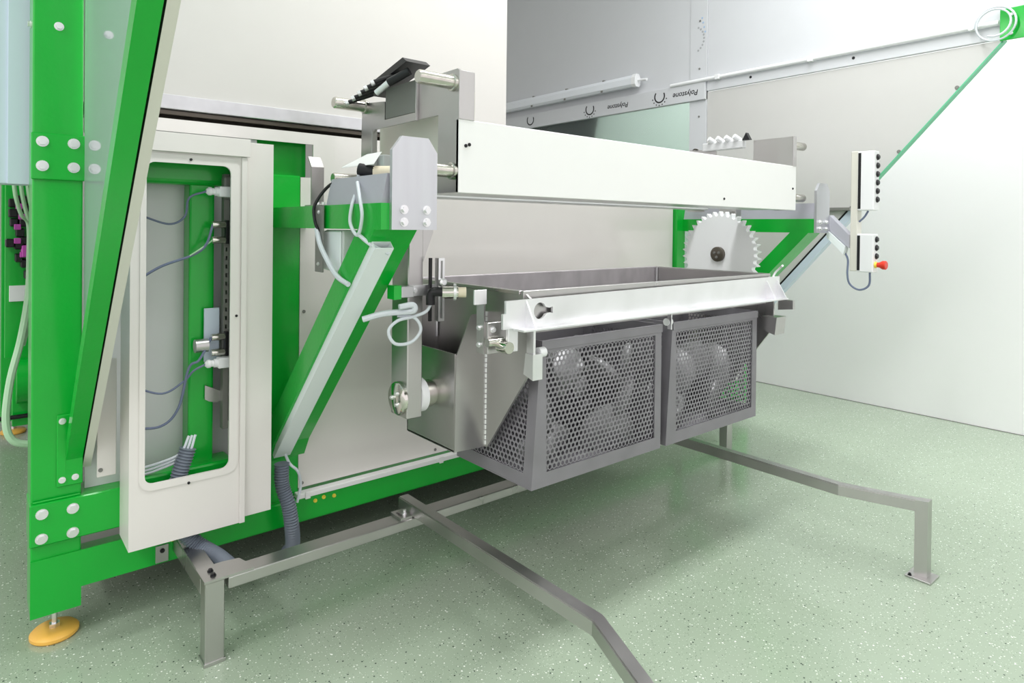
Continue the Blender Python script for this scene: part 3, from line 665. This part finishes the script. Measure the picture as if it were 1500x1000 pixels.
# ------------------------------------------------------------------ toothed wheel
sw = thing('toothed_wheel', 'white plastic toothed drive wheel with dark hub above the carrier end', 'gear wheel', (3.62, 2.29, 1.08))
NT = 38; pts = []
for i in range(NT):
    for fr_, rr in ((0, .237), (.22, .240), (.40, .262), (.5, .268), (.60, .262), (.78, .240)):
        a = 2*math.pi*(i+fr_)/NT; pts.append((2.29+rr*math.cos(a), 1.35+rr*math.sin(a)))
obj('toothed_disc', prism(new(), pts, 'X', 3.60, 3.64), SPROC, sw)
hb2 = obj('hub', lathe(new(), (3.60, 2.29, 1.35), (-1, 0, 0), [(0, 0), (0, .046), (.02, .046), (.024, .04), (.024, 0)], 24), BRONZE, sw, True)
for a in (.5, 2.6, 4.7): bolt((3.576, 2.29+.018*math.cos(a), 1.35+.018*math.sin(a)), hb2, .007, .006, (-1, 0, 0), GREYP)
obj('axle', cyl(new(), (3.64, 2.29, 1.35), (3.94, 2.29, 1.35), .03, 16), STEEL, sw, True)

# ------------------------------------------------------------------ floor rail and guide arms
fl = thing('floor_rail', 'low stainless floor rail with a square leg in front of the machine', 'rail', (.65, 2.36, 0))
obj('long_tube', bx(new(), .69, 3.95, 2.328, 2.41, .244, .284, .003), STEEL, fl)
obj('leg', bx(new(), .616, .679, 2.333, 2.395, 0.006, .284, .003), STEEL, fl)
obj('leg_foot', bx(new(), .612, .683, 2.329, 2.40, 0, .012, .001), STEEL, fl)
obj('leg', bx(new(), 3.80, 3.86, 2.335, 2.395, 0, .244, .003), STEEL, fl)
obj('return_tube', bx(new(), .616, .679, 2.395, 2.79, .22, .283, .003), STEEL, fl)
tp = obj('tie_plate', prism(new(), [(.612, 2.33), (.775, 2.33), (.775, 2.36), (.755, 2.43), (.70, 2.44), (.612, 2.44)], 'Z', .284, .292), STEEL, fl)
for y in (2.36, 2.395): bolt((.648, y, .292), tp, .008, .006, (0, 0, 1), BLACK)
def guide_arm(xa, s, label, leg_xy):
    t = thing('guide_arm', label, 'guide rail', (xa+.025, 1.8, .0))
    z0, z1 = .286, .336
    q = [(xa, 2.45), (xa+.05, 2.45)]
    lx, ly = leg_xy
    inner = [(xa, 2.45), (xa+.05, 2.45), (xa+.05, 1.315), (lx+.05, ly), (lx, ly), (xa, 1.315)]
    b = prism(new(), inner, 'Z', z0, z1); bmesh.ops.bevel(b, geom=[e for e in b.edges if abs((e.verts[0].co-e.verts[1].co).z) < 1e-5 and (e.verts[0].co-e.verts[1].co).length > .08], offset=.004, segments=2, affect='EDGES')
    obj('bent_tube', b, STEEL, t)
    obj('leg', prism(new(), [(lx, ly), (lx+.05, ly), (lx+.05+.018*s, ly-.045), (lx+.018*s, ly-.045)], 'Z', .0, z1), STEEL, t)
    pl = obj('leg_foot', bx(new(), lx-.022, lx+.085, ly-.072, ly+.028, 0, .008, .001), STEEL, t)
    for dx, dy in ((-.01, .012), (.072, .012)): bolt((lx+dx, ly+dy, .008), pl, .006, .006, (0, 0, 1), BLACK)
    tp = obj('rail_tab', prism(new(), [(xa-.055, 2.335), (xa, 2.335), (xa, 2.42), (xa-.055, 2.42)], 'Z', .284, .294, ([(xa-.045, 2.355), (xa-.033, 2.355), (xa-.033, 2.40), (xa-.045, 2.40)],)), STEEL, t)
    bolt((xa-.018, 2.37, .294), tp, .009, .014, (0, 0, 1))
guide_arm(1.425, -1, 'bent stainless guide arm bolted on the floor rail near its square leg', (1.30, 1.015))
guide_arm(3.068, 1, 'bent stainless guide arm beneath the basket ending in a floor plate leg', (3.16, 1.03))

# ------------------------------------------------------------------ right side wall of the machine
XS = 4.70
sw_ = thing('housing_side', 'large pale grey side wall of the machine with slanted lower edge', 'panel', (XS, 3, .5))
obj('upper_sheet', bx(new(), XS, XS+.02, .2, 3.117, 2.735, 4.2), WALLG, sw_)
obj('upper_sheet', bx(new(), XS, XS+.02, 3.287, 6.6, 2.735, 4.2), WALLG, sw_)
cs = obj('column_strip', bx(new(), XS-.006, XS+.02, 3.12, 3.284, .3, 4.2, .001), WALLG, sw_)
for z in (2.45, 2.85, 3.25): bolt((XS-.006, 3.19, z), cs, .007, .002, (-1, 0, 0), GREYP, 'screw')
ls = obj('ledge_strip', bx(new(), XS-.012, XS+.02, .5, 3.115, 2.652, 2.732, .002), WALLG, sw_)
for y in (2.72, 1.95): bolt((XS-.012, y, 2.70), ls, .008, .003, (-1, 0, 0), BLACK, 'screw')
ls2 = obj('ledge_strip', bx(new(), XS-.03, XS+.02, 3.12, 6.6, 2.585, 2.735, .002), WALLG, sw_)
def rd(y): return 2.65-(y-1.10)/.8815
obj('bottom_angle', bx(new(), XS-.035, XS, 1.95, 2.5, 1.645, 1.668, .002), GREYP, sw_)
pb = new(); prism(pb, [(3.115, 2.645), (1.105, 2.645), (2.52, rd(2.52)), (2.95, rd(2.95)), (3.115, rd(3.0))], 'X', XS, XS+.014)
lp = obj('lower_sheet', pb, WALLL, sw_)
for y, z in ((1.335, 2.50-.10), (1.658, 2.03)): bolt((XS, y, z), lp, .01, .003, (-1, 0, 0), GREYP, 'screw')
pn = obj('glass_pane', bx(new(), XS+.005, XS+.012, 3.288, 6.5, .6, 2.584), PANE); tag(pn, 'green tinted window pane behind the white beam under the lamp', 'glass pane')
t = thing('edge_profile', 'slanted pale blue edge profile with green upper edge on the side wall', 'edge trim', (XS, 2, 1))
obj('green_edge', prism(new(), [(1.105, rd(1.105)), (1.90, rd(1.90)), (1.889, rd(1.90)), (1.094, rd(1.105))], 'X', XS-.005, XS+.05), GLASSG, t)
obj('black_gasket', prism(new(), [(1.90, rd(1.90)), (2.95, rd(2.95)), (2.94, rd(2.95)), (1.89, rd(1.90))], 'X', XS-.005, XS+.05), DARK, t)
obj('blue_profile', prism(new(), [(1.885, rd(1.90)), (2.935, rd(2.95)), (2.875, rd(2.95)), (1.825, rd(1.90))], 'X', XS-.002, XS+.06), BLUEW, t)
# lettering on the ledge strip, printed upside down
def text_mesh(s, size):
    c = bpy.data.curves.new('txt', 'FONT'); c.body = s; c.size = size; c.align_x = 'CENTER'; c.align_y = 'CENTER'; c.shear = .2; c.offset = .0006
    o = bpy.data.objects.new('txt', c); COL.objects.link(o)
    dg = bpy.context.evaluated_depsgraph_get(); me = bpy.data.meshes.new_from_object(o.evaluated_get(dg))
    bpy.data.objects.remove(o); return me
def wall_text(s, size, y, z, x, parent, material, rot180=True):
    me = text_mesh(s, size); b = new(); b.from_mesh(me); bpy.data.meshes.remove(me)
    for v in b.verts:
        u, h = v.co.x, v.co.y
        if rot180: u, h = -u, -h
        v.co = Vector((x, y-u, z+h))
    r_ = bmesh.ops.extrude_face_region(b, geom=b.faces[:])
    bmesh.ops.translate(b, vec=(-.001, 0, 0), verts=[e for e in r_['geom'] if isinstance(e, bmesh.types.BMVert)])
    return obj('lettering', b, material, parent)
def wall_ring(y, z, x, r, parent, a0=0, a1=360, th=.012, material=None):
    b = new(); prev = None; n = 28
    for i in range(n+1):
        a = math.radians(a0+(a1-a0)*i/n); c_, s_ = math.cos(a), math.sin(a)
        q = [b.verts.new((x, y+(r-th)*c_, z+(r-th)*s_)), b.verts.new((x, y+r*c_, z+r*s_))]
        if prev: b.faces.new((prev[0], prev[1], q[1], q[0]))
        prev = q
    r_ = bmesh.ops.extrude_face_region(b, geom=b.faces[:])
    bmesh.ops.translate(b, vec=(-.001, 0, 0), verts=[e for e in r_['geom'] if isinstance(e, bmesh.types.BMVert)])
    obj('ring_mark', b, material or INK, parent)
XT = XS-.0305
for y in (3.31, 4.06): wall_text('Polystone', .064, y, 2.655, XT, ls2, INK)
for y in (3.58, 4.42, 5.30): wall_ring(y, 2.672, XT, .058, ls2, 150, 400)
for y, z, a in ((3.58, 2.672, 0), (4.42, 2.672, 0)):
    for k in range(7): wall_ring(y+.078*math.cos(math.radians(200+k*24)), z+.078*math.sin(math.radians(200+k*24)), XT, .006, ls2, th=.005)
for k in range(9):
    a = math.radians(-60+k*15); wall_ring(3.26-.11*math.cos(a), 3.10+.11*math.sin(a), XS-.0065, .009, cs, th=.008, material=INKF)
for k in range(4): wall_ring(3.17-.01*k, 3.27-.04*k, XS-.0065, .008, cs, th=.007, material=INKB)

t = thing('conduit_pipe', 'thin white pipe with clips along the grey side wall', 'pipe', (XS, 2.3, 2.73))
obj('pipe', cyl(new(), (XS-.03, 1.12, 2.745), (XS-.03, 3.46, 2.745), .016, 14), PLAST, t, True)
for y in (1.25, 2.24, 3.0): obj('clip', bx(new(), XS-.05, XS, y-.02, y+.02, 2.725, 2.765, .003), PLAST, t)
lm = thing('tube_lamp', 'long clear tubular lamp fitting on the grey side wall', 'lamp', (XS-.05, 4.8, 2.8))
prof_l = [(XS-.10, 2.815), (XS-.085, 2.795), (XS-.045, 2.795), (XS-.03, 2.815), (XS-.03, 2.87), (XS-.05, 2.90), (XS-.08, 2.90), (XS-.10, 2.87)]
def xz_prism_y(pts, y0, y1): return prism(new(), pts, 'Y', y0, y1)
obj('diffuser', xz_prism_y(prof_l, 3.84, 6.0), LAMPC, lm)
obj('end_cap', xz_prism_y([(x+(x-(XS-.065))*.12, z+(z-2.85)*.1) for x, z in prof_l], 3.80, 3.845), PLAST, lm)
for y in (4.2, 4.7, 5.2, 5.7):
    obj('clip', bx(new(), XS-.106, XS-.10, y-.012, y+.012, 2.79, 2.81, .001), GREYP, lm)
    obj('clip', bx(new(), XS-.085, XS-.06, y-.012, y+.012, 2.898, 2.91, .001), GREYP, lm)
obj('cable_entry', cyl(new(), (XS-.06, 3.70, 2.84), (XS-.06, 3.80, 2.85), .012, 10), PLAST, lm, True)
t = thing('corner_plate', 'bright green bolted corner plate at the top of the slanted edge', 'plate', (XS, 1.0, 2.63))
cpp = obj('plate', bx(new(), XS-.03, XS-.015, .70, 1.115, 2.635, 2.82, .002), G, t)
for y, z in ((1.06, 2.78), (1.06, 2.67), (.98, 2.79), (.98, 2.68)): bolt((XS-.03, y, z), cpp, .008, .006, (-1, 0, 0))
lpz = []
for k in range(30):
    a = 2*math.pi*k/16; rr_ = .11-.0012*k
    lpz.append((XS-.05-.0015*k, 1.13+rr_*math.cos(a), 2.73+rr_*math.sin(a)))
cable('coiled_cable', lpz, .006, CABLE, 'coil of white cable hanging at the green corner plate', 6, 2)

# ------------------------------------------------------------------ push button pendant
pd = thing('button_pendant', 'white push button pendant with black buttons and red emergency stop', 'control pendant', (4.14, 1.64, 1.26))
obj('back_plate', bx(new(), 4.105, 4.17, 1.672, 1.712, 1.262, 1.985, .003), BEIGE, pd)
for z0, z1 in ((1.627, 1.982), (1.258, 1.487)):
    b_ = obj('button_box', bx(new(), 4.10, 4.175, 1.578, 1.672, z0, z1, .006, 2), PLAST, pd)
    obj('black_slot', bx(new(), 4.0985, 4.10, 1.652, 1.668, z0+.01, z1-.01), BLACK, b_)
for z in [1.945-.0505*i for i in range(6)]+[1.455-.05*i for i in range(3)]:
    obj('push_button', lathe(new(), (4.145, 1.578, z), (0, -1, 0), [(0, 0), (0, .018), (.006, .018), (.008, .013), (.012, .012), (.012, 0)], 16), BLACK, pd, True)
es = obj('emergency_stop', lathe(new(), (4.135, 1.566, 1.304), (0, -1, 0), [(0, 0), (0, .014), (.012, .016), (.03, .026), (.046, .026), (.05, .022), (.05, 0)], 18), RED, pd, True, label='red mushroom button')
obj('yellow_ring', lathe(new(), (4.135, 1.578, 1.304), (0, -1, 0), [(0, 0), (0, .02), (.012, .016), (.012, 0)], 16), YELB, es, True)
t = pd
obj('arm_tube', prism(new(), [(1.83, 1.60), (1.845, 1.52), (1.712, 1.40), (1.712, 1.48)], 'X', 4.09, 4.15), LAV, t)
obj('arm_duct', prism(new(), [(1.845, 1.515), (1.84, 1.46), (1.74, 1.36), (1.73, 1.41)], 'X', 4.08, 4.13), DUCT, t)
cable('pendant_cable', [(4.11, 1.75, 1.38), (4.11, 1.725, 1.33), (4.10, 1.722, 1.24), (4.11, 1.71, 1.18), (4.12, 1.66, 1.15), (4.13, 1.61, 1.18), (4.13, 1.605, 1.262)], .006, CABLEB, 'thin grey cable looping below the push button pendant')
cable('pendant_cable', [(4.13, 1.62, 1.625), (4.13, 1.64, 1.59), (4.13, 1.67, 1.56)], .006, CABLEB, 'short grey cable between the two pendant boxes')

# ------------------------------------------------------------------ left margin: trunking, connectors, hoses
t = thing('cable_trunking', 'pale blue vertical cable trunking left of the bolted post', 'cable trunking', (.13, 3.05, 1.64))
obj('trunking_body', bx(new(), .075, .172, 2.99, 3.10, 1.64, 3.6, .003), BLUEW, t)
obj('trunking_lid', bx(new(), .105, .170, 2.982, 2.99, 1.64, 3.6, .001), BLUEW, t)
t = thing('upright_channel', 'white narrow upright at the left margin behind the trunking', 'upright', (.05, 3.4, .9))
obj('channel', bx(new(), .05, .085, 3.35, 3.45, 1.1, 3.6, .002), PLAST, t)
vb = thing('valve_block', 'stack of black and magenta connectors on a vertical green plate', 'connector block', (.17, 3.6, 1.2))
obj('carrier_plate', bx(new(), .12, .24, 3.62, 3.64, .9, 1.7, .002), G, vb)
zz = 1.60
for i, (dx, s_, z) in enumerate(((-.02, .03, 1.585), (.01, .035, 1.60), (.025, .03, 1.565), (-.02, .03, 1.54), (.0, .025, 1.545), (-.015, .03, 1.50), (.02, .035, 1.50), (.005, .03, 1.455), (.025, .03, 1.42), (-.03, .03, 1.41), (0, .03, 1.40), (.03, .03, 1.37), (.0, .025, 1.345), (.02, .025, 1.32), (.035, .03, 1.27), (.05, .025, 1.235))):
    obj('connector', bx(new(), .165+dx-s_/2, .165+dx+s_/2, 3.54+.01*(i % 3), 3.62, z-.018, z+.018, .004), BLACK, vb)
for x, z in ((.165, 1.57), (.175, 1.525), (.16, 1.48), (.185, 1.375), (.18, 1.36), (.16, 1.42), (.215, 1.255)): obj('magenta_tab', bx(new(), x-.012, x+.012, 3.528, 3.54, z-.012, z+.012, .002), MAG, vb)
obj('magenta_block', bx(new(), .175, .205, 3.52, 3.62, 1.35, 1.40, .003), MAG, vb)
obj('white_label', bx(new(), .135, .20, 3.612, 3.62, 1.15, 1.22, .001), PLAST, vb)
for i, lb in enumerate(('leftmost', 'second', 'third', 'rightmost')):
    x = .135+.022*i
    cable('supply_hose', [(x, 3.30, 1.68), (x+.01, 3.32, 1.60), (x+.03, 3.36, 1.53-.01*i), (.19+.016*i, 3.40, 1.49), (.192+.016*i, 3.42, 1.35), (.19+.016*i, 3.44, 1.2)], .0075, CABLEG, '%s pale green hose dropping out of the trunking' % lb)
cable('return_hose', [(.20, 3.42, 1.30), (.19, 3.42, 1.16), (.165, 3.40, 1.0), (.13, 3.35, .85), (.115, 3.30, .70), (.14, 3.28, .62), (.22, 3.28, .59)], .014, CABLEG, 'thick pale green hose curving back below the connectors')
cable('return_hose', [(.235, 3.44, 1.2), (.20, 3.44, 1.08), (.175, 3.42, .98)], .008, CABLEG, 'thin pale green hose joining the thick hose')
t = thing('rear_cabinet', 'green rear cabinet plate behind the hoses', 'cabinet', (.22, 4.6, .35))
obj('plate', bx(new(), .185, .40, 4.55, 4.60, .36, 1.8, .004), G, t)
obj('drum', cyl(new(), (.20, 4.50, .62), (.42, 4.50, .62), .12, 28), G, t, True)
obj('black_rod', cyl(new(), (-.2, 4.52, .42), (.42, 4.52, .42), .012, 10), BLACK, t, True)
